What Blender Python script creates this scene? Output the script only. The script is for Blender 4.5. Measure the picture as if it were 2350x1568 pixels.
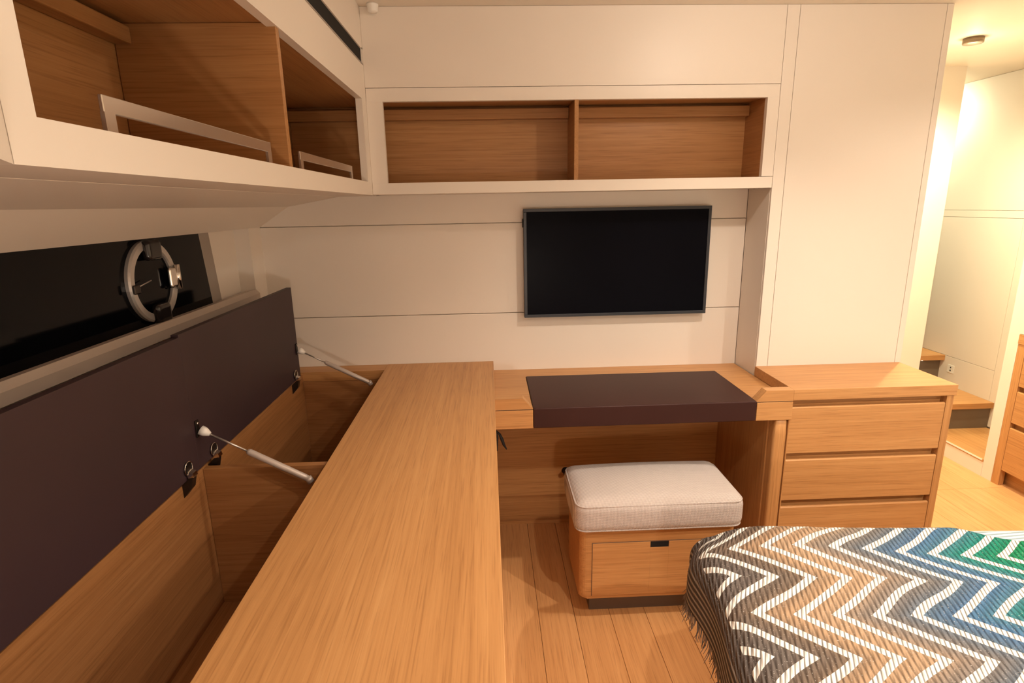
import bpy, bmesh, math, random
from mathutils import Vector, Matrix
random.seed(7)
for o in list(bpy.data.objects): bpy.data.objects.remove(o)
S = bpy.context.scene
COL = S.collection
CH = 1.408                       # height of the lens above the cabin floor (m)

# ------------------------------------------------------------------ camera
YAW, PIT, ROL, FPX = 0.03870375, 0.23980538, -0.01860772, 1285.86
_f = Vector((math.sin(YAW)*math.cos(PIT), math.cos(YAW)*math.cos(PIT), -math.sin(PIT)))
_r = Vector((math.cos(YAW), -math.sin(YAW), 0)); _u = _r.cross(_f)
_R = _r*math.cos(ROL)+_u*math.sin(ROL); _U = -_r*math.sin(ROL)+_u*math.cos(ROL)
cam = bpy.data.cameras.new('camera'); cam.sensor_width = 36; cam.lens = 36*FPX/2350; cam.clip_start = .02
camo = bpy.data.objects.new('camera', cam); COL.objects.link(camo)
camo.matrix_world = Matrix(((_R.x,_U.x,-_f.x,0),(_R.y,_U.y,-_f.y,0),(_R.z,_U.z,-_f.z,CH),(0,0,0,1)))
S.camera = camo

# ------------------------------------------------------------------ world, exposure
w = bpy.data.worlds.new('night'); S.world = w; w.use_nodes = True
w.node_tree.nodes['Background'].inputs[0].default_value = (.004,.006,.012,1)
w.node_tree.nodes['Background'].inputs[1].default_value = .3
vs = S.view_settings
vs.view_transform = 'Standard'; vs.look = 'None'; vs.gamma = 1; vs.use_curve_mapping = False
vs.exposure = 0.0
WARM = (1.0, .86, .72)
PASS = (1.0, .93, .62)
# x, y, beam power, cone(deg), blend, colour, spill power of the frosted lens
LAMPS = [(.84, 1.38, 34, 124, .6, WARM, 7), (1.83, 1.42, 28, 146, .6, WARM, 0),
         (-.05, .45, 5, 130, .8, WARM, 0), (.60, .60, 42, 130, .6, WARM, 0), (1.7, .15, 140, 150, .6, WARM, 0),
         (2.094, 2.542, 112, 160, .6, PASS, .5), (2.68, 3.72, 34, 165, .5, PASS, 6)]
FILL_W = 24  # power of the added fill lamp behind the viewer

# ------------------------------------------------------------------ node helpers / materials
M = {}
def newmat(name, rough=.5, metal=0, spec=.5):
    m = bpy.data.materials.new(name); m.use_nodes = True
    b = m.node_tree.nodes['Principled BSDF']
    b.inputs['Roughness'].default_value = rough; b.inputs['Metallic'].default_value = metal
    b.inputs['Specular IOR Level'].default_value = spec
    M[name] = m
    return m, m.node_tree.nodes, m.node_tree.links, b
def mth(N, L, op, a, b=None, c=None):
    n = N.new('ShaderNodeMath'); n.operation = op
    for i, v in enumerate((a, b, c)):
        if v is None: continue
        if isinstance(v, (int, float)): n.inputs[i].default_value = v
        else: L.new(v, n.inputs[i])
    return n.outputs[0]
def ramp(N, L, fac, stops, interp='LINEAR'):
    r = N.new('ShaderNodeValToRGB'); r.color_ramp.interpolation = interp
    e = r.color_ramp.elements
    while len(e) < len(stops): e.new(.5)
    for i, (p, c) in enumerate(stops): e[i].position = p; e[i].color = (*c, 1)
    L.new(fac, r.inputs[0]); return r.outputs[0]
def plain(name, col, rough=.5, metal=0, spec=.5, var=.04, scale=6):
    m, N, L, b = newmat(name, rough, metal, spec)
    g = N.new('ShaderNodeNewGeometry'); n = N.new('ShaderNodeTexNoise'); n.inputs['Scale'].default_value = scale
    L.new(g.outputs['Position'], n.inputs['Vector'])
    L.new(ramp(N, L, n.outputs['Fac'], [(.3, [c*(1-var) for c in col]), (.7, [min(1, c*(1+var)) for c in col])]), b.inputs['Base Color'])
    return m
def wood(name, axis, cols, rough=.38, fine=95, bump=.12):
    m, N, L, b = newmat(name, rough, 0, .35)
    g = N.new('ShaderNodeNewGeometry'); oi = N.new('ShaderNodeObjectInfo')
    mp = N.new('ShaderNodeMapping'); L.new(g.outputs['Position'], mp.inputs['Vector'])
    off = N.new('ShaderNodeCombineXYZ')
    k = mth(N, L, 'MULTIPLY', oi.outputs['Random'], 7.3)
    for i in range(3): L.new(k, off.inputs[i])
    L.new(off.outputs[0], mp.inputs['Location'])
    sc = [fine]*3; sc[axis] = 1.6; mp.inputs['Scale'].default_value = sc
    n1 = N.new('ShaderNodeTexNoise'); n1.inputs['Scale'].default_value = 1; n1.inputs['Detail'].default_value = 5; n1.inputs['Roughness'].default_value = .65
    L.new(mp.outputs[0], n1.inputs['Vector'])
    mp2 = N.new('ShaderNodeMapping'); L.new(g.outputs['Position'], mp2.inputs['Vector']); L.new(off.outputs[0], mp2.inputs['Location'])
    sc2 = [9.]*3; sc2[axis] = .7; mp2.inputs['Scale'].default_value = sc2
    n2 = N.new('ShaderNodeTexNoise'); n2.inputs['Scale'].default_value = 1; n2.inputs['Detail'].default_value = 3
    L.new(mp2.outputs[0], n2.inputs['Vector'])
    mp3 = N.new('ShaderNodeMapping'); L.new(g.outputs['Position'], mp3.inputs['Vector'])
    sc3 = [260.]*3; sc3[axis] = 7.; mp3.inputs['Scale'].default_value = sc3
    n3 = N.new('ShaderNodeTexNoise'); n3.inputs['Scale'].default_value = 1; L.new(mp3.outputs[0], n3.inputs['Vector'])
    f = mth(N, L, 'ADD', mth(N, L, 'MULTIPLY', n1.outputs['Fac'], .62), mth(N, L, 'MULTIPLY', n2.outputs['Fac'], .38))
    c = ramp(N, L, f, [(.34, cols[0]), (.5, cols[1]), (.66, cols[2])])
    mx = N.new('ShaderNodeMixRGB'); mx.blend_type = 'MULTIPLY'; mx.inputs[0].default_value = .45
    L.new(c, mx.inputs[1])
    L.new(ramp(N, L, n3.outputs['Fac'], [(.33, (.62,.55,.5)), (.47, (1,1,1))]), mx.inputs[2])
    L.new(mx.outputs[0], b.inputs['Base Color'])
    bp = N.new('ShaderNodeBump'); bp.inputs['Strength'].default_value = bump; bp.inputs['Distance'].default_value = .002
    L.new(n3.outputs['Fac'], bp.inputs['Height']); L.new(bp.outputs[0], b.inputs['Normal'])
    return m
OAK = [(.45,.212,.073), (.54,.266,.096), (.61,.318,.122)]
FLO = [(.61,.305,.117), (.68,.355,.142), (.74,.405,.172)]
for i, a in enumerate('xyz'):
    wood('oak_'+a, i, OAK)
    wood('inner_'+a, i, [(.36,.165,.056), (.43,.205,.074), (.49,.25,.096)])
    wood('veneer_'+a, i, [(.30,.130,.044), (.37,.165,.058), (.43,.205,.078)])  # darker oak copy for the bins; their shade is put into the colour
wood('plank', 1, FLO, .33)
plain('cream', (.82,.735,.645), .42, var=.015, scale=2.5)
plain('ceiling_paint', (.80,.72,.62), .6, var=.01)
plain('lid_face', (.036,.017,.021), .55, var=.12, scale=3)
plain('leather', (.046,.017,.014), .45, spec=.18, var=.1, scale=4)
plain('black', (.008,.008,.009), .6)
plain('vent_black', (.004,.004,.004), .9)
plain('screen', (.0035,.0035,.0058), .28, spec=.03, var=.2, scale=2)
plain('tv_frame', (.020,.023,.032), .38)
plain('night_glass', (.0022,.0024,.0034), .08, spec=.12, var=.1)
plain('chrome', (.78,.74,.70), .14, 1)
plain('satin_metal', (.50,.45,.41), .34, .85)
plain('ring_steel', (.52,.48,.45), .30, .45)
plain('strut_grey', (.55,.47,.42), .4, .3)
plain('dark_metal', (.05,.04,.035), .3, .8)
plain('smoked_plastic', (.014,.011,.011), .12)
plain('plinth', (.12,.085,.065), .55)
plain('grey_trim', (.34,.29,.25), .5)
plain('sill_paint', (.54,.45,.38), .5)
plain('bronze', (.26,.19,.13), .35, .7)
plain('white_plastic', (.86,.82,.76), .35)
plain('rail_metal', (.66,.58,.50), .24, .85)
plain('riser_grey', (.16,.12,.085), .55)
plain('mattress_white', (.75,.73,.70), .8)

def fabric_cushion():
    m, N, L, b = newmat('weave', .85, 0, .2)
    t = N.new('ShaderNodeTexCoord'); mp = N.new('ShaderNodeMapping'); L.new(t.outputs['Object'], mp.inputs[0])
    sp = N.new('ShaderNodeSeparateXYZ'); L.new(mp.outputs[0], sp.inputs[0])
    k = 2*math.pi/.0080
    p = mth(N, L, 'SINE', mth(N, L, 'MULTIPLY', mth(N, L, 'ADD', sp.outputs[0], mth(N, L, 'ADD', sp.outputs[1], sp.outputs[2])), k))
    q = mth(N, L, 'SINE', mth(N, L, 'MULTIPLY', mth(N, L, 'SUBTRACT', sp.outputs[0], mth(N, L, 'ADD', sp.outputs[1], sp.outputs[2])), k))
    f = mth(N, L, 'ADD', mth(N, L, 'MULTIPLY', mth(N, L, 'MULTIPLY', p, q), .5), .5)
    L.new(ramp(N, L, f, [(.15, (.38,.32,.29)), (.7, (.70,.62,.58))]), b.inputs['Base Color'])
    bp = N.new('ShaderNodeBump'); bp.inputs['Strength'].default_value = .5; bp.inputs['Distance'].default_value = .002
    L.new(f, bp.inputs['Height']); L.new(bp.outputs[0], b.inputs['Normal'])
fabric_cushion()

def blanket_mat():
    m, N, L, b = newmat('zigzag_knit', .9, 0, .15)
    uv = N.new('ShaderNodeUVMap'); uv.uv_map = 'UVMap'
    sp = N.new('ShaderNodeSeparateXYZ'); L.new(uv.outputs[0], sp.inputs[0])
    wn = N.new('ShaderNodeTexNoise'); wn.inputs['Scale'].default_value = 6; wn.inputs['Detail'].default_value = 0; L.new(uv.outputs[0], wn.inputs['Vector'])
    wob = mth(N, L, 'MULTIPLY', mth(N, L, 'SUBTRACT', wn.outputs['Fac'], .5), .016)
    a = mth(N, L, 'ADD', sp.outputs[0], wob); t = mth(N, L, 'ADD', sp.outputs[1], wob)
    per = .225
    tri = mth(N, L, 'PINGPONG', mth(N, L, 'ADD', t, per/2+.02), per/2)      # 0..per/2
    tri = mth(N, L, 'MULTIPLY', tri, 2/per)                             # 1 at t=0
    wv = mth(N, L, 'SUBTRACT', mth(N, L, 'ADD', a, mth(N, L, 'MULTIPLY', t, .09)), mth(N, L, 'MULTIPLY', tri, .152))
    # distance to nearest white line
    d = mth(N, L, 'ABSOLUTE', mth(N, L, 'SUBTRACT', mth(N, L, 'PINGPONG', mth(N, L, 'ADD', wv, .863), .0415), .0))
    white = mth(N, L, 'LESS_THAN', d, .0138)
    lim = mth(N, L, 'GREATER_THAN', sp.outputs[0], -.045)
    white = mth(N, L, 'MULTIPLY', white, lim)
    fac = mth(N, L, 'ADD', mth(N, L, 'MULTIPLY', wv, .87), .2)
    colr = ramp(N, L, fac, [(.0, (.115,.098,.090)), (.14, (.135,.112,.100)), (.22, (.17,.125,.095)), (.29, (.40,.265,.165)), (.37, (.40,.275,.18)),
                            (.43, (.24,.195,.165)), (.49, (.16,.155,.16)), (.545, (.10,.15,.215)), (.61, (.07,.15,.29)), (.67, (.07,.18,.26)), (.73, (.02,.20,.18)), (.83, (.01,.20,.09))])
    # ribs that run away from the hem, and short slanted stitches
    rb = mth(N, L, 'SINE', mth(N, L, 'MULTIPLY', mth(N, L, 'ADD', sp.outputs[0], mth(N, L, 'MULTIPLY', t, .18)), 2*math.pi/.0125))
    st = mth(N, L, 'SINE', mth(N, L, 'MULTIPLY', mth(N, L, 'ADD', sp.outputs[0], mth(N, L, 'MULTIPLY', sp.outputs[1], .42)), 2*math.pi/.0092))
    nz = N.new('ShaderNodeTexNoise'); nz.inputs['Scale'].default_value = 260; L.new(uv.outputs[0], nz.inputs['Vector'])
    ribf = mth(N, L, 'ADD', mth(N, L, 'MULTIPLY', rb, .5), .5)
    dark = N.new('ShaderNodeMixRGB'); dark.blend_type = 'MULTIPLY'; dark.inputs[0].default_value = .75
    L.new(colr, dark.inputs[1]); L.new(ramp(N, L, ribf, [(.05, (.35,.33,.32)), (.45, (1,1,1))]), dark.inputs[2])
    fl = N.new('ShaderNodeMixRGB'); fl.blend_type = 'MIX'; fl.inputs[2].default_value = (.55,.52,.48,1)
    L.new(mth(N, L, 'MULTIPLY', mth(N, L, 'GREATER_THAN', nz.outputs['Fac'], .665), .55), fl.inputs[0]); L.new(dark.outputs[0], fl.inputs[1])
    wc = ramp(N, L, mth(N, L, 'ADD', mth(N, L, 'MULTIPLY', st, .5), .5), [(.06, (.22,.20,.18)), (.42, (.84,.82,.77))])
    # plain striped border by the hem
    hs = mth(N, L, 'SINE', mth(N, L, 'MULTIPLY', sp.outputs[0], 2*math.pi/.017))
    hem = ramp(N, L, mth(N, L, 'ADD', mth(N, L, 'MULTIPLY', hs, .5), .5), [(.45, (.075,.070,.070)), (.85, (.34,.325,.31))])
    mx = N.new('ShaderNodeMixRGB'); L.new(white, mx.inputs[0]); L.new(fl.outputs[0], mx.inputs[1]); L.new(wc, mx.inputs[2])
    mh = N.new('ShaderNodeMixRGB'); L.new(mth(N, L, 'LESS_THAN', sp.outputs[0], -.075), mh.inputs[0]); L.new(mx.outputs[0], mh.inputs[1]); L.new(hem, mh.inputs[2])
    L.new(mh.outputs[0], b.inputs['Base Color'])
    h = mth(N, L, 'ADD', mth(N, L, 'MULTIPLY', ribf, .7), mth(N, L, 'MULTIPLY', mth(N, L, 'ADD', mth(N, L, 'MULTIPLY', st, .5), .5), .5))
    bp = N.new('ShaderNodeBump'); bp.inputs['Strength'].default_value = .7; bp.inputs['Distance'].default_value = .004
    L.new(h, bp.inputs['Height']); L.new(bp.outputs[0], b.inputs['Normal'])
blanket_mat()
def stripe_mat():
    m, N, L, b = newmat('pale_stripe', .85, 0, .2)
    t = N.new('ShaderNodeTexCoord'); sp = N.new('ShaderNodeSeparateXYZ'); L.new(t.outputs['Object'], sp.inputs[0])
    s = mth(N, L, 'SINE', mth(N, L, 'MULTIPLY', mth(N, L, 'SUBTRACT', sp.outputs[1], sp.outputs[2]), 2*math.pi/.011))
    L.new(ramp(N, L, mth(N, L, 'ADD', mth(N, L, 'MULTIPLY', s, .5), .5), [(.2, (.26,.33,.37)), (.6, (.62,.66,.68))]), b.inputs['Base Color'])
stripe_mat()

m, N, L, b = newmat('fill_bulb', .3); b.inputs['Emission Color'].default_value = (1,.8,.5,1); b.inputs['Emission Strength'].default_value = 6  # glowing bulb of the added fill lamp
# ------------------------------------------------------------------ mesh helpers
BASE = {}                                     # object -> world offset of its own space
def bx(bm, x0, x1, y0, y1, z0, z1, bev=0, seg=2):
    vs_ = [bm.verts.new((x, y, z)) for x in (x0, x1) for y in (y0, y1) for z in (z0, z1)]
    F = [(0,1,3,2), (4,6,7,5), (0,4,5,1), (2,3,7,6), (0,2,6,4), (1,5,7,3)]
    fs = [bm.faces.new([vs_[i] for i in f]) for f in F]
    if bev:
        es = list({e for f in fs for e in f.edges})
        bmesh.ops.bevel(bm, geom=es, offset=bev, segments=seg, affect='EDGES', profile=.5)
def prism(bm, pts, axis, lo, hi):
    """extrude a 2D polygon along an axis; pts are the two other coordinates in order"""
    def mk(p, h):
        c = list(p); c.insert(axis, h); return bm.verts.new(c)
    A = [mk(p, lo) for p in pts]; B = [mk(p, hi) for p in pts]
    n = len(pts)
    bm.faces.new(A); bm.faces.new(B[::-1])
    for i in range(n): bm.faces.new((A[i], B[i], B[(i+1) % n], A[(i+1) % n]))
def tube(bm, pts, r, seg=10, caps=True):
    pts = [Vector(p) for p in pts]; n = len(pts)
    rs = r if isinstance(r, (list, tuple)) else [r]*n
    rings = []; ref = None
    for i, p in enumerate(pts):
        d = (pts[min(i+1, n-1)]-pts[max(i-1, 0)]).normalized()
        if ref is None: ref = Vector((0,0,1)) if abs(d.z) < .9 else Vector((1,0,0))
        a = d.cross(ref).normalized(); b = d.cross(a).normalized(); ref = -b if False else ref
        rings.append([bm.verts.new(p+(a*math.cos(2*math.pi*k/seg)+b*math.sin(2*math.pi*k/seg))*rs[i]) for k in range(seg)])
    for i in range(n-1):
        for k in range(seg):
            bm.faces.new((rings[i][k], rings[i][(k+1) % seg], rings[i+1][(k+1) % seg], rings[i+1][k]))
    if caps: bm.faces.new(rings[0][::-1]); bm.faces.new(rings[-1])
def lathe(bm, prof, c, axis=2, seg=32):
    """profile [(radius, height)] around an axis through c"""
    c = Vector(c); rings = []
    for r, h in prof:
        ring = []
        for k in range(seg):
            an = 2*math.pi*k/seg; v = [r*math.cos(an), r*math.sin(an)]; v.insert(axis, h)
            ring.append(bm.verts.new(c+Vector(v)))
        rings.append(ring)
    for i in range(len(rings)-1):
        for k in range(seg):
            bm.faces.new((rings[i][k], rings[i][(k+1) % seg], rings[i+1][(k+1) % seg], rings[i+1][k]))
    bm.faces.new(rings[0][::-1]); bm.faces.new(rings[-1])
def rounded(bm, x0, x1, y0, y1, z0, z1, r, n=20, puff=(0,0,0)):
    """soft box: cube grid pushed to a rounded box, faces bulged by puff"""
    h = Vector(((x1-x0)/2, (y1-y0)/2, (z1-z0)/2)); c = Vector(((x0+x1)/2, (y0+y1)/2, (z0+z1)/2))
    t = bmesh.new(); bmesh.ops.create_cube(t, size=2)
    bmesh.ops.subdivide_edges(t, edges=t.edges[:], cuts=n, use_grid_fill=True)
    mp = {}
    for v in t.verts:
        p = Vector([math.copysign(abs(q)**.75, q) for q in v.co])
        w_ = Vector([p[i]*h[i] for i in range(3)])
        inn = Vector([max(-(h[i]-r), min(h[i]-r, w_[i])) for i in range(3)])
        d = w_-inn
        q = inn+(d.normalized()*r if d.length > 1e-9 else Vector((0,0,0)))
        u = Vector([q[i]/h[i] for i in range(3)])
        for i in range(3):
            j, k = (i+1) % 3, (i+2) % 3
            q[i] += puff[i]*u[i]*(1-u[j]**2)*(1-u[k]**2)
        mp[v] = bm.verts.new(c+q)
    for f in t.faces: bm.faces.new([mp[v] for v in f.verts])
    t.free()
def link(name, bm, mat, parent=None, smooth=False):
    me = bpy.data.meshes.new(name)
    bmesh.ops.recalc_face_normals(bm, faces=bm.faces[:])
    off = Vector((0,0,0))
    if parent is not None: off = BASE[parent.name]
    else:
        xs = [v.co for v in bm.verts]
        off = Vector(((min(v.x for v in xs)+max(v.x for v in xs))/2, (min(v.y for v in xs)+max(v.y for v in xs))/2, min(v.z for v in xs)))
    bmesh.ops.translate(bm, verts=bm.verts[:], vec=-off)
    bm.to_mesh(me); bm.free()
    me.materials.append(M[mat])
    if smooth: me.shade_smooth()
    o = bpy.data.objects.new(name, me); COL.objects.link(o)
    BASE[o.name] = off.copy()
    if parent is not None: o.parent = parent
    else: o.location = off
    return o
def thing(name, label, cat, loc, group=None):
    o = bpy.data.objects.new(name, None); COL.objects.link(o); o.location = loc; o.empty_display_size = .1
    BASE[o.name] = Vector(loc); o['label'] = label; o['category'] = cat
    if group: o['group'] = group
    return o
def tag(o, label, cat, group=None):
    o['label'] = label; o['category'] = cat
    if group: o['group'] = group
    return o
def boxpart(name, b, mat, parent=None, bev=.0015):
    bm = bmesh.new(); bx(bm, *b, bev=bev); return link(name, bm, mat, parent)
def struct(o, label=None):
    o['kind'] = 'structure'
    if label: o['label'] = label
    return o
def sname(name, loc=(0,0,0), label=None):
    o = bpy.data.objects.new(name, None); COL.objects.link(o); o.location = loc; BASE[o.name] = Vector(loc)
    o['kind'] = 'structure'
    if label: o['label'] = label
    return o
def relay(o):                                   # put child under its parent without moving it
    return o

CEIL = CH+.655
# ================================================================== SETTING
# floor: base slab with oak boards laid on it
fl = struct(boxpart('floor', (-1.0, 3.0, -1.4, 4.2, -.06, -.012), 'plinth', bev=0), 'light oak plank floor of the cabin')
seams = [.016+.1255*i for i in range(-8, 24)]
for i, x in enumerate(seams):
    cuts = [-1.4, 2.424, 4.2] if x > 1.2 else [-1.4, 2.36]
    if x+.12 < -.15: continue
    for a, b in zip(cuts[:-1], cuts[1:]):
        bm = bmesh.new(); bx(bm, x+.0006, x+.1249, a+.0006, b-.0006, -.012, 0, bev=.0008, seg=1)
        link('floor_plank', bm, 'plank', fl)
# ceiling
struct(boxpart('ceiling', (-1.2, 3.2, -1.4, 4.2, CEIL, CEIL+.05), 'ceiling_paint', bev=0), 'cream cabin ceiling')
# back wall of the niche: three long panels
wb = struct(boxpart('wall_back', (-1.0, 1.08, 2.312, 2.36, .0, CEIL), 'cream', bev=0), 'cream panelled wall behind the television')
for z0, z1 in ((1.3385, 1.452), (.9705, 1.3360), (.70, .9680)):
    boxpart('wall_panel', (-.91, 1.0555, 2.300, 2.3115, z0, z1), 'cream', wb, .0012)
# partition that carries the open shelf: panels in one plane
PY = 2.112
wp = struct(boxpart('wall_partition', (1.0585, 1.651, PY+.012, 2.25, 0, CEIL), 'cream', bev=0), 'cream panelled partition beside the desk niche')
for x0, x1, z0, z1 in ((-.411, 1.0565, 1.8095, CEIL-.0005), (1.0580, 1.1022, .70, CEIL-.0005), (1.1038, 1.6262, .70, CEIL-.0005), (1.6278, 1.651, .0, CEIL-.0005)):
    boxpart('wall_panel', (x0, x1, PY, PY+.0118, z0, z1), 'cream', wp, .001)
boxpart('niche_jamb', (1.0570, 1.0584, PY+.012, 2.2998, .70, 1.4505), 'cream', wp, 0)
struct(boxpart('wall_upper', (-.411, 1.0560, PY+.0125, 2.30, 1.80, CEIL), 'cream', bev=0), 'cream casing above the open shelf')
# passage walls
struct(boxpart('wall_passage_side', (1.60, 1.648, 2.2505, 3.06, 0, CEIL), 'cream', bev=0), 'cream side wall of the passage')
struct(boxpart('wall_passage_end', (1.60, 2.51, 3.058, 3.12, 0, CEIL), 'cream', bev=0), 'brightly lit cream end wall of the passage')
wr = bmesh.new()
bx(wr, 2.512, 2.60, 2.487, 2.545, 0, CEIL); bx(wr, 2.512, 2.60, -1.4, 2.487, .768, CEIL); bx(wr, 2.512, 2.60, -1.4, 1.30, 0, .768); bx(wr, 2.59, 2.60, 1.30, 2.487, 0, .768)
struct(link('wall_right', wr, 'cream'), 'cream wall above the far right drawers')
XS = 2.88
ws = struct(boxpart('wall_stairwell', (XS+.012, XS+.06, 2.40, 4.2, 0, CEIL), 'cream', bev=0), 'cream panelled stairwell wall')
for y0, y1, z0, z1 in ((2.960, 4.1, .431, 1.2835), (2.50, 4.1, 1.2855, 1.3245), (2.50, 4.1, 1.3262, CEIL-.001), (2.50, 2.9585, .10, 1.2835), (2.960, 4.1, .10, .4295)):
    boxpart('wall_panel', (XS, XS+.0115, y0, y1, z0, z1), 'cream', ws, .001)
struct(boxpart('wall_stair_end', (2.51, XS+.01, 4.0, 4.05, 0, CEIL), 'cream', bev=0), 'cream wall at the top of the stairs')
struct(boxpart('wall_stair_side', (2.60, XS+.01, 2.46, 2.4995, 0, CEIL), 'cream', bev=0), 'cream wall closing the near side of the stairs')
struct(boxpart('wall_rear', (-1.2, 2.6, -1.4, -1.36, 0, CEIL), 'cream', bev=0), 'cream wall behind the viewer')

# left hull side: sloped soffit boards, window opening, sill
wl = bmesh.new()
prism(wl, [(-.580, 1.450), (-.783, 1.4145), (-.90, 1.338), (-.98, 1.338), (-.98, 2.06), (-.76, 2.06), (-.76, 1.452), (-.58, 1.452)], 1, -1.3, 2.30)
bx(wl, -.98, -.90, 2.188, 2.30, 1.06, 1.34)                       # pillar right of the window
bx(wl, -.98, -.90, -1.3, 2.30, .70, 1.0655)                       # wall under the sill
bx(wl, -.98, -.957, 1.9, 2.19, 1.06, 1.34)                        # recess back
bx(wl, -1.02, -.98, -1.3, 2.3, .7, 2.06)
struct(link('wall_left', wl, 'cream'), 'cream hull side above the storage counter')
bm = bmesh.new()
prism(bm, [(-.90, 1.066), (-.886, 1.068), (-.886, 1.094), (-.900, 1.109), (-.945, 1.100), (-.945, 1.066)], 1, -1.2, 2.188)
sill = struct(link('trim_1', bm, 'sill_paint'), 'painted sill under the long dark window')
# window: pane, edge frame
win = sname('window_1', (-.945, 1.0, 1.1), 'long dark hull window')
bm = bmesh.new(); prism(bm, [(-1.2, 1.094), (1.935, 1.094), (1.902, 1.340), (-1.2, 1.340)], 0, -.956, -.945)
link('pane', bm, 'night_glass', win)
bm = bmesh.new(); prism(bm, [(1.936, 1.094), (2.003, 1.094), (2.003, 1.10), (1.972, 1.340), (1.903, 1.340)], 0, -.957, -.9465)
link('window_frame', bm, 'grey_trim', win)
struct(win)

# ================================================================== LAMPS
def downlight(i, x, y, power, cone, blend, colr, spill, label):
    t = thing('downlight', label, 'downlight', (x, y, CEIL-.022), 'ceiling downlights')
    bm = bmesh.new(); lathe(bm, [(.030,-.0005), (.036,-.001), (.038,.003), (.038,.0215), (.030,.0215), (.030,.006)], (x, y, CEIL-.022)); link('ring', bm, 'bronze', t, True)
    bm = bmesh.new(); lathe(bm, [(.0285,.010), (.0285,.013)], (x, y, CEIL-.022)); link('lens', bm, 'lamp_lens', t)
    l = bpy.data.lights.new('downlight_bulb', 'SPOT'); l.energy = power; l.color = colr; l.shadow_soft_size = .022
    l.spot_size = math.radians(cone); l.spot_blend = blend
    lo = bpy.data.objects.new('downlight_bulb', l); COL.objects.link(lo); lo.parent = t; lo.location = (0, 0, -.006)
    if spill:
        l2 = bpy.data.lights.new('downlight_spill', 'POINT'); l2.energy = spill; l2.color = colr; l2.shadow_soft_size = .022
        lo = bpy.data.objects.new('downlight_spill', l2); COL.objects.link(lo); lo.parent = t; lo.location = (0, 0, -.030)
    return t
m, N, L, b = newmat('lamp_lens', .4); b.inputs['Base Color'].default_value = (.12,.09,.06,1); b.inputs['Emission Color'].default_value = (1,.78,.5,1); b.inputs['Emission Strength'].default_value = .12
LL = ['ceiling downlight in front of the television niche', 'ceiling downlight over the foot of the bed', 'ceiling downlight over the near end of the oak counter',
      'ceiling downlight over the walkway beside the bed', 'ceiling downlight over the middle of the bed',
      'small round metal downlight on the passage ceiling at top right', 'ceiling downlight over the stairs']
for i, a in enumerate(LAMPS): downlight(i, *a, LL[i])

m, N, L, b = newmat('step_led', .4); b.inputs['Emission Color'].default_value = (1,.9,.7,1); b.inputs['Emission Strength'].default_value = 4

# fill lamp on a stand, both added unseen behind the viewer for low light
ns = thing('fill_lamp_stand', 'small oak stand added behind the viewer to hold the fill lamp', 'fill_lamp_stand', (.20, -.68, 0))
boxpart('body', (.06, .34, -.86, -.50, .04, .50), 'oak_x', ns, .004)
boxpart('top', (.05, .35, -.87, -.49, .5005, .525), 'oak_x', ns, .003)
boxpart('drawer', (.08, .32, -.4995, -.485, .30, .48), 'oak_x', ns, .002)
boxpart('plinth', (.08, .32, -.84, -.52, .0, .0395), 'plinth', ns, 0)
tl = thing('fill_lamp', 'small lamp with a bare warm bulb added behind the viewer as fill light', 'lamp', (.22, -.62, .5255))
bm = bmesh.new(); lathe(bm, [(.055,0), (.055,.010), (.020,.016), (.009,.024), (.009,.15), (.016,.16), (.014,.165)], (.22, -.62, .5255), seg=28); link('base', bm, 'bronze', tl, True)
bm = bmesh.new(); lathe(bm, [(.005,.166), (.020,.185), (.022,.20), (.014,.222), (.004,.230)], (.22, -.62, .5255), seg=20); link('bulb', bm, 'fill_bulb', tl, True)
_l = bpy.data.lights.new('fill_lamp_bulb', 'POINT'); _l.energy = FILL_W; _l.color = WARM; _l.shadow_soft_size = .05  # added fill light for low surfaces that face the viewer
_o = bpy.data.objects.new('fill_lamp_bulb', _l); COL.objects.link(_o); _o.parent = tl; _o.location = (0, 0, .30)

# ================================================================== UPPER LEFT CABINET
FX = -.411
cb = thing('wall_cabinet', 'cream open wall cabinet with brown oak inside and metal guard rails', 'cabinet', (-.58, 1.3, 1.45))
ZB, ZT = 1.494, 1.764
bm = bmesh.new()
bx(bm, FX-.022, FX, .530, 2.112, 1.450, ZB)                         # bottom rail
bx(bm, FX-.022, FX, .530, 2.112, ZT, 1.883)                         # top rail
bx(bm, FX-.022, FX, .530, .567, ZB, ZT); bx(bm, FX-.022, FX, 2.044, 2.112, ZB, ZT)
bx(bm, FX-.022, FX, .530, 2.112, 1.931, CEIL-.001)
bx(bm, FX-.022, FX, 2.100, 2.112, 1.88, 1.935); bx(bm, FX-.022, FX, .530, 1.0, 1.88, 1.935)
link('face_frame', bm, 'cream', cb)
bm = bmesh.new(); prism(bm, [(FX, .529), (FX+.065, .42), (-.74, .42), (-.74, .529)], 2, 1.450, CEIL-.002)
link('end_post', bm, 'cream', cb)
boxpart('bottom_board', (-.58, FX-.0225, .531, 2.30, 1.4505, 1.474), 'cream', cb, 0)
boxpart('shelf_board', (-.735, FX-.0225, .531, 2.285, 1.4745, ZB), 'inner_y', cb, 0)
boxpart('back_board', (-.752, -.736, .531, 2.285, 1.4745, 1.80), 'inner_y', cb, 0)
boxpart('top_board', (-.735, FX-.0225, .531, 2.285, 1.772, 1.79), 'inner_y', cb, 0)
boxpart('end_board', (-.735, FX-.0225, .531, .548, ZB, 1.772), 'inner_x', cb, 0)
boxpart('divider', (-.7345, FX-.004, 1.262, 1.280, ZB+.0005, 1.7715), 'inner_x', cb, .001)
boxpart('batten', (-.735, -.700, .549, 1.2615, 1.733, 1.765), 'inner_y', cb, .003)
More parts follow.
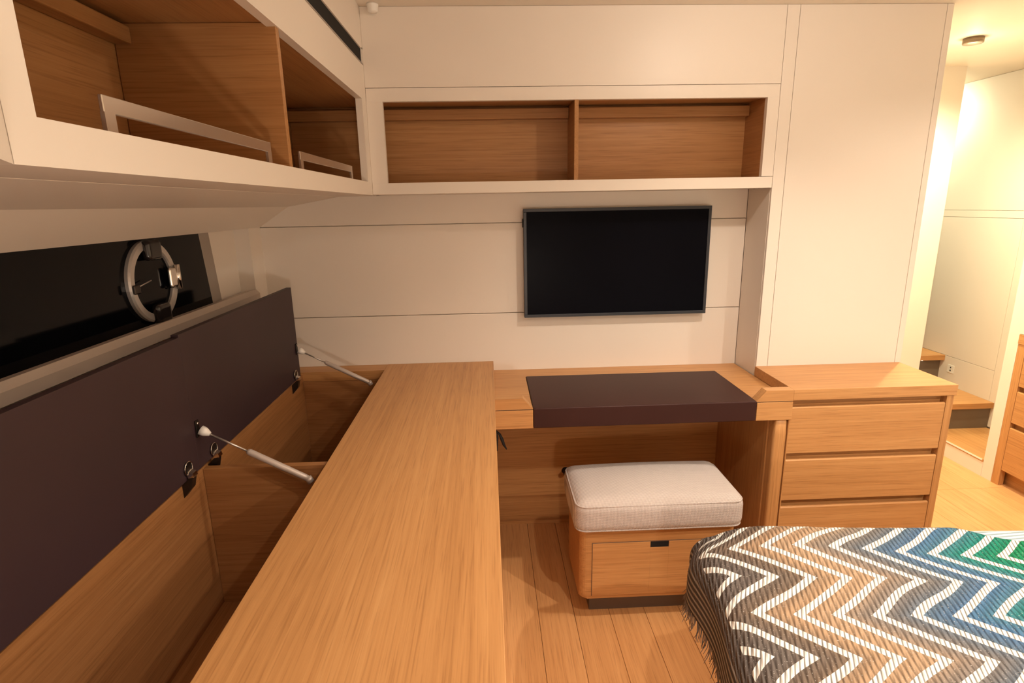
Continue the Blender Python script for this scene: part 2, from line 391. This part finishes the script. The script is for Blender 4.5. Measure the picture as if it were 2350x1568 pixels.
bm = bmesh.new(); bx(bm, FX-.10, FX-.004, 1.0005, 2.0995, 1.8835, 1.9305)
link('vent_slot', bm, 'vent_black', cb)
bm = bmesh.new(); bx(bm, FX-.0035, FX+.0015, 1.0, 2.10, 1.8795, 1.8832)
link('vent_lip', bm, 'grey_trim', cb)
def guard(y0, y1, h):
    bm = bmesh.new(); x0, x1 = FX-.0145, FX-.0095; wv = .019
    bx(bm, x0, x1, y0, y1, ZB+h-wv, ZB+h, .001)
    bx(bm, x0, x1, y0, y0+wv, ZB-.0005, ZB+h-wv+.001); bx(bm, x0, x1, y1-wv, y1, ZB-.0005, ZB+h-wv+.001)
    link('guard_rail', bm, 'rail_metal', cb)
guard(.682, 1.178, .0405); guard(1.355, 1.862, .0405)

# ================================================================== OPEN SHELF ABOVE THE DESK
sh = thing('wall_shelf', 'long recessed wall shelf with cream frame and two brown oak compartments', 'shelf', (.32, 2.2, 1.451))
bm = bmesh.new()
bx(bm, FX+.0005, 1.0565, PY, PY+.020, 1.451, 1.491, .001); bx(bm, FX+.0005, 1.0565, PY, PY+.020, ZT, 1.808, .001)
bx(bm, FX+.0005, -.355, PY, PY+.020, 1.4905, ZT+.0005); bx(bm, 1.014, 1.0565, PY, PY+.020, 1.4925, ZT+.0005)
link('face_frame', bm, 'cream', sh)
boxpart('bottom_board', (FX, 1.0565, PY+.0205, 2.299, 1.4512, 1.474), 'cream', sh, 0)
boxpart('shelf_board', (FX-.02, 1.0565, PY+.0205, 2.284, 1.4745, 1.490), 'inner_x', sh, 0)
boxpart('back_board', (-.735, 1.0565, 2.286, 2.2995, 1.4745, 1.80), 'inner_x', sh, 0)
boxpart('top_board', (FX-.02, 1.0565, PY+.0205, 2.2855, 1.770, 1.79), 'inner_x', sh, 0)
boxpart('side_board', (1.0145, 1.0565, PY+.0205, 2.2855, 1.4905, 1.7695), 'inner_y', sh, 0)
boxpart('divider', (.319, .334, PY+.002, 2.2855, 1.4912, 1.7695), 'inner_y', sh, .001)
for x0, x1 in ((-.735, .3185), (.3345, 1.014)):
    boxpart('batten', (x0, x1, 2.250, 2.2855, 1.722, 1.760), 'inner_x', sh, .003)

# ================================================================== TELEVISION
tv = thing('television', 'flat black television mounted on the cream niche wall', 'television', (.52, 2.28, .953))
tx0, tx1, tz0, tz1, ty = .1415, .8975, .953, 1.390, 2.263
bm = bmesh.new(); bw = .0125
bx(bm, tx0, tx1, ty, ty+.026, tz0, tz0+bw, .001); bx(bm, tx0, tx1, ty, ty+.026, tz1-bw, tz1, .001)
bx(bm, tx0, tx0+bw, ty, ty+.026, tz0+bw, tz1-bw, .001); bx(bm, tx1-bw, tx1, ty, ty+.026, tz0+bw, tz1-bw, .001)
link('bezel', bm, 'tv_frame', tv)
boxpart('screen', (tx0+bw-.001, tx1-bw+.001, ty+.004, ty+.022, tz0+bw-.001, tz1-bw+.001), 'screen', tv, 0)
boxpart('rear_housing', (tx0+.02, tx1-.02, ty+.0225, ty+.032, tz0+.02, tz1-.02), 'black', tv, 0)
boxpart('wall_bracket', (.40, .64, ty+.0325, 2.2998, 1.05, 1.29), 'dark_metal', tv, 0)
boxpart('side_switch', (tx0-.004, tx0-.0002, ty+.008, ty+.020, 1.318, 1.352), 'black', tv, .001)

# ================================================================== STORAGE COUNTER WITH OPEN LIDS
CT = .762
ct = thing('storage_counter', 'long oak counter with open dark lidded bins along the hull', 'counter', (-.2, .9, 0))
bm = bmesh.new(); bx(bm, -.437, .008, -.9, 2.2995, CT-.040, CT, .0015); link('countertop', bm, 'oak_y', ct)
bm = bmesh.new(); bx(bm, -.899, -.4375, 2.212, 2.2995, CT-.040, CT-.001, .0015); link('end_strip', bm, 'oak_x', ct)
boxpart('side_panel', (-.030, -.010, -.9, 2.2995, .0, CT-.0405), 'oak_y', ct, 0)
HB = -.768
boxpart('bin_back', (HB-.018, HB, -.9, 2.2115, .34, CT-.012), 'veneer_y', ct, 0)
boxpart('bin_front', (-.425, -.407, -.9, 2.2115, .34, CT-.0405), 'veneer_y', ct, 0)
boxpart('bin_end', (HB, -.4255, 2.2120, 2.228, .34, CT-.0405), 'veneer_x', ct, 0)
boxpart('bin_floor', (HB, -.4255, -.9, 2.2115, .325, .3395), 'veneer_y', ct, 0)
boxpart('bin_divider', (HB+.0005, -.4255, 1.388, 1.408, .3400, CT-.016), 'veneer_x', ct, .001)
boxpart('hinge_ledge', (-.885, HB-.0185, -.9, 2.2115, CT-.06, CT-.020), 'oak_y', ct, 0)
LX = -.754
def hinge(lid, y, zc):
    bm = bmesh.new()
    lathe(bm, [(.017,0), (.0175,.002), (.015,.003), (.011,.0035)], (LX, y, zc), axis=0, seg=24)
    link('hinge_cup', bm, 'dark_metal', lid, True)
    bm = bmesh.new(); n = 14
    ring = [(LX+.0035, y+.0175*math.cos(t), zc+.0175*math.sin(t)) for t in [2*math.pi*k/n for k in range(n+1)]]
    tube(bm, ring, .0012, 6, False)
    link('hinge_rim', bm, 'chrome', lid, True)
    bm = bmesh.new(); prism(bm, [(LX+.0005, zc-.004), (LX+.016, zc-.010), (LX+.018, zc-.020), (LX+.004, zc-.022)], 1, y-.010, y+.010)
    link('hinge_knuckle', bm, 'chrome', lid)
    bm = bmesh.new()
    prism(bm, [(LX+.004, zc-.022), (LX+.015, zc-.020), (LX+.008, zc-.050), (HB+.0005, zc-.075), (HB+.0005, zc-.040)], 1, y-.010, y+.010)
    link('hinge_arm', bm, 'dark_metal', lid)
la = boxpart('lid', (LX-.018, LX, 1.3508, 2.151, CT+.002, CT+.355), 'lid_face', ct, .0004)
lb = boxpart('lid', (LX-.018, LX, -.60, 1.3502, CT+.002, CT+.348), 'lid_face', ct, .0004)
la['label'] = 'dark brown raised lid at the far end of the counter'; lb['label'] = 'dark brown raised lid nearest the viewer'
hinge(la, 1.428, CT+.022); hinge(la, 2.093, CT+.026); hinge(lb, 1.297, CT+.030); hinge(lb, .42, CT+.026)
def strut(y, top, low, mid=.42):
    t = Vector(top); l = Vector(low); d = l-t
    s = bmesh.new(); tube(s, [t+d*mid, t+d*(mid+.02), l-d*.03, l], [.0060, .0085, .0085, .007], 14)
    so = link('gas_strut', s, 'strut_grey', ct, True)
    bm = bmesh.new(); tube(bm, [t+d*.05, t+d*(mid+.01)], .0028, 8); link('strut_rod', bm, 'satin_metal', so, True)
    bm = bmesh.new(); tube(bm, [t-d*.01, t+d*.03, t+d*.075], [.0125, .0115, .0055], 12); link('strut_socket', bm, 'white_plastic', so, True)
    bm = bmesh.new(); bx(bm, LX+.0003, LX+.004, y-.008, y+.008, top[2]-.016, top[2]+.028, .001); link('strut_plate', bm, 'dark_metal', so)
    bm = bmesh.new(); lathe(bm, [(.0035,0), (.0035,.0018), (.001,.0022)], (LX+.004, y, top[2]+.020), axis=0, seg=12); link('screw', bm, 'chrome', so, True)
    bm = bmesh.new(); tube(bm, [l+Vector((-.002,0,.004)), l+Vector((.006,0,-.010))], .0095, 10); link('strut_foot', bm, 'strut_grey', so, True)
strut(1.366, (-.742, 1.366, CH-.545), (-.488, 1.366, CH-.690))
strut(2.135, (-.742, 2.135, CH-.535), (-.484, 2.135, CH-.673), .36)

# ================================================================== DESK
DT = .721
dk = thing('desk', 'oak desk with dark brown leather flap below the television', 'desk', (.53, 2.0, 0))
bm = bmesh.new()
bx(bm, .0085, .1375, 1.851, 2.2995, DT-.04, DT); bx(bm, .1375, .9265, 2.193, 2.2995, DT-.04, DT); bx(bm, .9265, 1.0525, 1.853, 2.2995, DT-.04, DT)
link('desktop', bm, 'oak_x', dk)
for x0, x1, c0 in ((.0085, .1385, 1), (.9255, 1.0535, 0)):
    boxpart('apron', (x0, x1, 1.815, 1.850, .651, DT-.003), 'oak_x', dk, .001)
bm = bmesh.new()   # raised front rims with a chamfered end
prism(bm, [(.0085, DT+.0005), (.1385, DT+.0005), (.104, CT-.0008), (.0085, CT-.0008)], 1, 1.815, 1.852)
link('front_rim', bm, 'oak_x', dk)
bm = bmesh.new(); prism(bm, [(.9205, DT+.0005), (1.0525, DT+.0005), (1.0525, CT-.0005), (.955, CT-.0005)], 1, 1.815, 1.852)
link('front_rim', bm, 'oak_x', dk)
for x0, x1 in ((.0095, .1375), (.9265, 1.0520)):
    boxpart('shadow_joint', (x0, x1, 1.819, 1.849, DT-.0028, DT+.0003), 'plinth', dk, 0)
bm = bmesh.new(); bx(bm, .1395, .9245, 1.814, 2.1915, .651, DT+.003, .0035, 3); link('flap', bm, 'leather', dk)['label'] = 'dark brown leather covered flap'
boxpart('back_panel', (-.0095, 1.0, 2.284, 2.2995, .0, DT-.0405), 'oak_x', dk, 0)
bm = bmesh.new(); bx(bm, .0, 1.0, 2.268, 2.2835, 0, .016); link('foot_strip', bm, 'oak_x', dk)

# ================================================================== CHEST OF DRAWERS
ch = thing('chest_of_drawers', 'oak chest of drawers under the bright wall panel beside the desk', 'chest of drawers', (1.33, 1.95, 0))
bm = bmesh.new()
bx(bm, 1.0530, 1.645, 1.815, 2.1115, CT-.040, CT-.0005, .0012)
link('chest_top', bm, 'oak_x', ch)
bm = bmesh.new(); bx(bm, 1.000, 1.640, 1.846, 2.111, .06, .650); bx(bm, 1.0535, 1.640, 1.846, 2.111, .650, CT-.0405); bx(bm, 1.02, 1.62, 1.87, 2.11, 0, .06)
link('carcass', bm, 'oak_x', ch)
bm = bmesh.new(); rounded(bm, .9985, 1.0465, 1.8185, 1.8700, .0, .6505, .012, 8); link('stile', bm, 'oak_z', ch, True)
bm = bmesh.new(); bx(bm, 1.0467, 1.0500, 1.8185, 1.846, .02, .6500); link('stile', bm, 'oak_z', ch)
boxpart('stile', (1.6135, 1.6395, 1.8185, 1.846, .0, CT-.0405), 'oak_z', ch, .001)
boxpart('side_panel', (.9935, .9995, 1.8600, 2.2835, .0, .680), 'oak_z', ch, 0)
def drawer(parent, x0, x1, y, z0, z1, mat='oak_x'):
    bm = bmesh.new()
    prism(bm, [(y, z0), (y, z1-.004), (y+.003, z1), (y+.010, z1), (y+.026, z1-.020), (y+.026, z0)], 0, x0, x1)
    return link('drawer', bm, mat, parent)
for z0, z1 in ((.520, .695), (.333, .493), (.145, .305), (.02, .117)):
    drawer(ch, 1.0505, 1.6115, 1.8195, z0, z1)

# ================================================================== STOOL
st = thing('storage_stool', 'oak storage stool with drawer front tucked under the desk', 'stool', (.55, 1.8, 0))
SY = 1.660
bm = bmesh.new()
def plan(x0, x1, y0, y1, r, n=6):
    P = []
    for cx, cy, a0 in ((x1-r, y0+r, -90), (x1-r, y1-r, 0), (x0+r, y1-r, 90), (x0+r, y0+r, 180)):
        for k in range(n+1):
            a = math.radians(a0+90*k/n); P.append((cx+r*math.cos(a), cy+r*math.sin(a)))
    return P
prism(bm, plan(.281, .813, SY, 1.945, .026), 2, CH-1.330, CH-1.068)
bmesh.ops.bevel(bm, geom=[e for e in bm.edges if abs(e.verts[0].co.z-(CH-1.330)) < 1e-5 and abs(e.verts[1].co.z-(CH-1.330)) < 1e-5], offset=.008, segments=3, affect='EDGES', profile=.5)
link('body', bm, 'oak_x', st)
bm = bmesh.new(); fz0, fz1 = CH-1.318, CH-1.115; fy0, fy1 = SY-.0025, SY+.004
bx(bm, .3235, .5205, fy0, fy1, fz0, fz1, .0006); bx(bm, .5835, .7800, fy0, fy1, fz0, fz1, .0006); bx(bm, .5205, .5835, fy0, fy1, fz0, CH-1.1375)
dr = link('drawer', bm, 'oak_x', st)
boxpart('finger_slot', (.5207, .5833, SY-.0008, SY+.003, CH-1.1374, CH-1.1165), 'vent_black', dr, 0)
bm = bmesh.new()
for b_ in ((.3215, .3235, fz0, fz1+.002), (.7800, .7820, fz0, fz1+.002)): bx(bm, b_[0], b_[1], SY-.0012, SY+.002, b_[2], b_[3])
bx(bm, .3235, .7800, SY-.0012, SY+.002, fz1, fz1+.0018)
link('drawer_gap', bm, 'plinth', dr)
boxpart('plinth', (.322, .775, 1.700, 1.92, .0, CH-1.3298), 'plinth', st, .002)
bm = bmesh.new(); rounded(bm, .262, .829, 1.636, 1.938, CH-1.070, CH-.952, .035, 22, puff=(.006, .006, .020)); cu = link('cushion', bm, 'weave', st, True)
cu['label'] = 'pale woven fabric cushion'
for zz in (CH-.968, CH-1.056):
    bm = bmesh.new(); P = plan(.2655, .8255, 1.6395, 1.9345, .034, 8)
    P.append(P[0]); tube(bm, [(p[0], p[1], zz) for p in P], .0028, 6, False); link('piping', bm, 'weave', cu, True)

# ================================================================== BED AND THROW
BA = math.radians(4.0); BU = Vector((math.cos(BA), -math.sin(BA), 0)); BV = Vector((math.sin(BA), math.cos(BA), 0)); KB = .92; C0 = Vector((.594*KB, 1.42*KB, 0))
def bw_(a, t, z): return C0+BU*a-BV*t+Vector((0,0,z))
def bedbox(bm, a0, a1, t0, t1, z0, z1, r=0):
    t_ = bmesh.new()
    if r: rounded(t_, a0, a1, -t1, -t0, z0, z1, r, 14)
    else: bx(t_, a0, a1, -t1, -t0, z0, z1, .004)
    mp = {v: bm.verts.new(bw_(v.co.x, -v.co.y, v.co.z)) for v in t_.verts}
    for f in t_.faces: bm.faces.new([mp[v] for v in f.verts])
    t_.free()
BT = CH-.924*KB
bd = thing('bed', 'low bed corner at lower right with pale striped bedspread', 'bed', tuple(bw_(.8, 1, 0)))
bm = bmesh.new(); bedbox(bm, .07, 1.75, .06, 2.1, 0, .22); link('bed_base', bm, 'plinth', bd)
bm = bmesh.new(); bedbox(bm, .01, 1.80, .01, 2.15, .221, BT-.016, .05); link('mattress', bm, 'mattress_white', bd, True)
def fold(d, r):
    if d >= 0: return d, 0.
    th = min(-d/r, math.pi/2); return -r*math.sin(th), r*(1-math.cos(th))+max(0, -d-r*math.pi/2)
def drape(a, t, top, rs=.055, rt=.05, wr=1.):
    pa, da = fold(a, rs); pt, dt = fold(t, rt)
    # round the plan of the corner
    k = max(0., 1-max(a, 0)/.16)*max(0., 1-max(t, 0)/.16)
    sh_ = .030*k*k
    z = top-(da+dt*.9 if min(da, dt) > 0 else da+dt)-.012*k
    hump = .010*math.sin(5.1*a+1.0+2.2*t)*math.sin(6.3*t+.5) + .007*math.sin(14*t-4*a)*math.exp(-((a-.55)/.4)**2) + .012*math.exp(-((t-.06)/.07)**2)*math.exp(-((a-.28)/.22)**2)
    damp = 1/(1+40*da+40*dt)
    z += wr*hump*damp
    if da > .02: pa -= wr*.010*math.sin(16*t+.6)*min(1, da/.08)
    return bw_(pa+sh_, pt+sh_, z)
def sheet(name, a0, a1, t0f, t1, na, nt, top, mat, parent, wr=1., thick=.006):
    bm = bmesh.new(); uvl = bm.loops.layers.uv.new('UVMap'); G = []
    for i in range(na+1):
        a = a0+(a1-a0)*i/na; row = []
        for j in range(nt+1):
            t = t0f(a)+(t1-t0f(a))*j/nt
            row.append((bm.verts.new(drape(a, t, top, wr=wr)), (a, t)))
        G.append(row)
    for i in range(na):
        for j in range(nt):
            q = [G[i][j], G[i+1][j], G[i+1][j+1], G[i][j+1]]
            f = bm.faces.new([v for v, _ in q])
            for lp, (_, u) in zip(f.loops, q): lp[uvl].uv = u
    o = link(name, bm, mat, parent, True)
    sol = o.modifiers.new('cloth_thickness', 'SOLIDIFY'); sol.thickness = thick; sol.offset = -1
    return o
sheet('bedspread', .0, 1.8, lambda a: -.26, 1.9, 60, 70, BT-.010, 'pale_stripe', bd, .9, .004)
bt = thing('throw_blanket', 'zigzag knitted throw in brown, grey, blue and green on the bed', 'blanket', tuple(bw_(.6, .6, .4)))
def t0b(a):
    k = min(1, max(0, (a-.42)/.4)); k = k*k*(3-2*k); return -.16+k*.20
sheet('blanket_cloth', -.175, 1.30, t0b, 1.25, 120, 110, BT, 'zigzag_knit', bt, 1., .006)
bm = bmesh.new()
for i in range(230):
    t = -.12+1.2*i/230+random.uniform(-.002, .002); p = drape(-.174, t, BT); Lh = random.uniform(.028, .05)
    sw = Vector((random.uniform(-.012, .004), random.uniform(-.012, .012), 0))
    pts = [p, p+sw*.3+Vector((0,0,-Lh*.5)), p+sw+Vector((random.uniform(-.006,.006), random.uniform(-.006,.006), -Lh))]
    tube(bm, pts, [.0013, .0011, .0006], 4, False)
plain('fringe_yarn', (.17,.15,.14), .9, var=.5, scale=60)
link('fringe', bm, 'fringe_yarn', bt)['kind'] = 'stuff'

# ================================================================== FAR RIGHT DRAWERS
rc = thing('built_in_drawers', 'oak built-in drawers at the far right edge by the passage', 'drawers', (2.55, 1.9, 0))
bm = bmesh.new(); bx(bm, 2.5405, 2.589, 1.305, 2.486, .07, .72); bx(bm, 2.56, 2.589, 1.305, 2.486, 0, .07); link('carcass', bm, 'oak_y', rc)
boxpart('drawers_top', (2.508, 2.5895, 1.305, 2.4865, .7205, .766), 'oak_y', rc, .001)
boxpart('stile', (2.512, 2.540, 2.447, 2.4865, .0, .720), 'oak_z', rc, .001)
for z0, z1 in ((.520, .700), (.335, .493), (.085, .308)):
    bm = bmesh.new(); x = 2.513
    prism(bm, [(x, z0), (x, z1-.004), (x+.003, z1), (x+.010, z1), (x+.026, z1-.020), (x+.026, z0)], 1, 1.31, 2.445)
    # prism along y takes (x, z)
    link('drawer', bm, 'oak_y', rc)

# ================================================================== STAIRS
sr = thing('stair', 'oak steps with dark risers rising from the passage', 'stairs', (2.70, 3.1, 0))
XW = XS-.0005
bm = bmesh.new(); bx(bm, 2.5105, XW, 2.5455, 3.9, .0, .078); link('step_base', bm, 'cream', sr)
boxpart('tread', (2.5085, XW, 2.5455, 3.9, .0785, .0925), 'oak_y', sr, .001)
bm = bmesh.new(); bx(bm, 2.5062, 2.5083, 2.55, 3.057, .085, .0930); link('nosing', bm, 'white_plastic', sr)
boxpart('tread', (2.5085, XW, 2.922, 3.50, .217, .250), 'oak_x', sr, .001)
boxpart('riser', (2.5105, XW, 2.938, 2.955, .093, .2165), 'riser_grey', sr, 0)
boxpart('tread', (2.5125, XW, 3.313, 3.9, .397, .430), 'oak_x', sr, .001)
boxpart('riser', (2.5125, XW, 3.345, 3.36, .2505, .3965), 'riser_grey', sr, 0)
bm = bmesh.new(); lathe(bm, [(.008,0), (.008,-.003), (.005,-.004)], (2.74, 3.328, .3968), seg=16); link('step_light', bm, 'step_led', sr)
# ================================================================== SMALL THINGS
# round opening port on the dark window
pt = thing('porthole', 'round chrome opening porthole mounted on the dark window', 'porthole', (-.94, 1.60, 1.112))
pc = Vector((-.9445, 1.602, CH-.190)); RO, RI = .114, .091
bm = bmesh.new(); seg = 56; prof = [(RI, 0), (RI, .010), (RI+.003, .014), (RO-.004, .014), (RO, .009), (RO, 0)]
lathe(bm, [(r, h) for r, h in prof], pc, axis=0, seg=seg)
bmesh.ops.delete(bm, geom=[f for f in bm.faces if len(f.verts) > 4], context='FACES')
link('ring', bm, 'ring_steel', pt)
bm = bmesh.new(); lathe(bm, [(RI-.0005, .001), (RI-.0005, .004)], pc, axis=0, seg=seg); link('port_glass', bm, 'night_glass', pt)
for sgn in (1, -1):
    bm = bmesh.new(); rounded(bm, pc.x+.005, pc.x+.030, pc.y-.034, pc.y+.034, pc.z+sgn*.088-.030, pc.z+sgn*.088+.026, .012, 10); link('hinge_cover', bm, 'smoked_plastic', pt, True)
bm = bmesh.new(); rounded(bm, pc.x+.012, pc.x+.024, pc.y+.062, pc.y+.098, pc.z-.030, pc.z+.030, .006, 8); hd = link('latch', bm, 'chrome', pt, True)
bm = bmesh.new(); tube(bm, [(pc.x+.022, pc.y+.103, pc.z-.036), (pc.x+.022, pc.y+.103, pc.z+.036)], .0075, 14); link('latch_barrel', bm, 'chrome', hd, True)
bm = bmesh.new(); bx(bm, pc.x+.0142, pc.x+.022, pc.y-.110, pc.y-.084, pc.z-.022, pc.z+.002, .003); h2 = link('latch', bm, 'dark_metal', pt)
bm = bmesh.new(); tube(bm, [(pc.x+.018, pc.y-.086, pc.z-.004), (pc.x+.020, pc.y-.030, pc.z+.006)], .0016, 6); link('latch_pin', bm, 'satin_metal', h2, True)

# ceiling sensor in the corner
bm = bmesh.new(); lathe(bm, [(.013,-.026), (.017,-.022), (.018,-.010), (.020,-.004), (.020,0)], (-.362, 2.088, CEIL-.0005), seg=24)
tag(link('ceiling_sensor', bm, 'white_plastic', None, True), 'small white sensor on the ceiling in the left corner', 'sensor')
# strap hanging from the counter side and its plate
sp_ = thing('hanging_strap', 'small black strap hanging beside the counter under the desk', 'strap', (.01, 1.88, .49))
boxpart('strap_plate', (-.0098, -.0060, 1.872, 1.888, .53, .650), 'black', sp_, 0)
bm = bmesh.new(); tube(bm, [(-.004, 1.88, .615), (.010, 1.88, .618), (.022, 1.88, .606), (.030, 1.88, .585), (.036, 1.88, .565), (.046, 1.88, .546)], [.003,.004,.0045,.006,.005,.002], 8)
link('loop', bm, 'black', sp_, True)
bm = bmesh.new(); tube(bm, [(.010, 1.88, .616), (.013, 1.88, .595), (.011, 1.88, .565), (.012, 1.88, .540)], [.0035,.0045,.004,.0015], 8)
link('tail', bm, 'black', sp_, True)
# knob on the panel under the desk
kb = thing('panel_knob', 'small dark metal knob on the oak panel behind the stool', 'knob', (.316, 2.28, .24))
bm = bmesh.new(); lathe(bm, [(.016,.0), (.016,-.003), (.007,-.005), (.006,-.018), (.011,-.022), (.012,-.030), (.006,-.033)], (.316, 2.2838, CH-1.158), axis=1, seg=24); link('knob', bm, 'dark_metal', kb, True)
# outlet on the stairwell wall
so = thing('wall_socket', 'tiny white socket on the stairwell wall above the steps', 'socket', (XS, 3.256, .335))
boxpart('plate', (XS-.0025, XS-.0002, 3.231, 3.281, .330, .380), 'white_plastic', so, .001)
bm = bmesh.new(); bx(bm, XS-.0034, XS-.0026, 3.252, 3.260, .360, .369); bx(bm, XS-.0034, XS-.0026, 3.252, 3.260, .341, .350); link('socket_hole', bm, 'black', so)
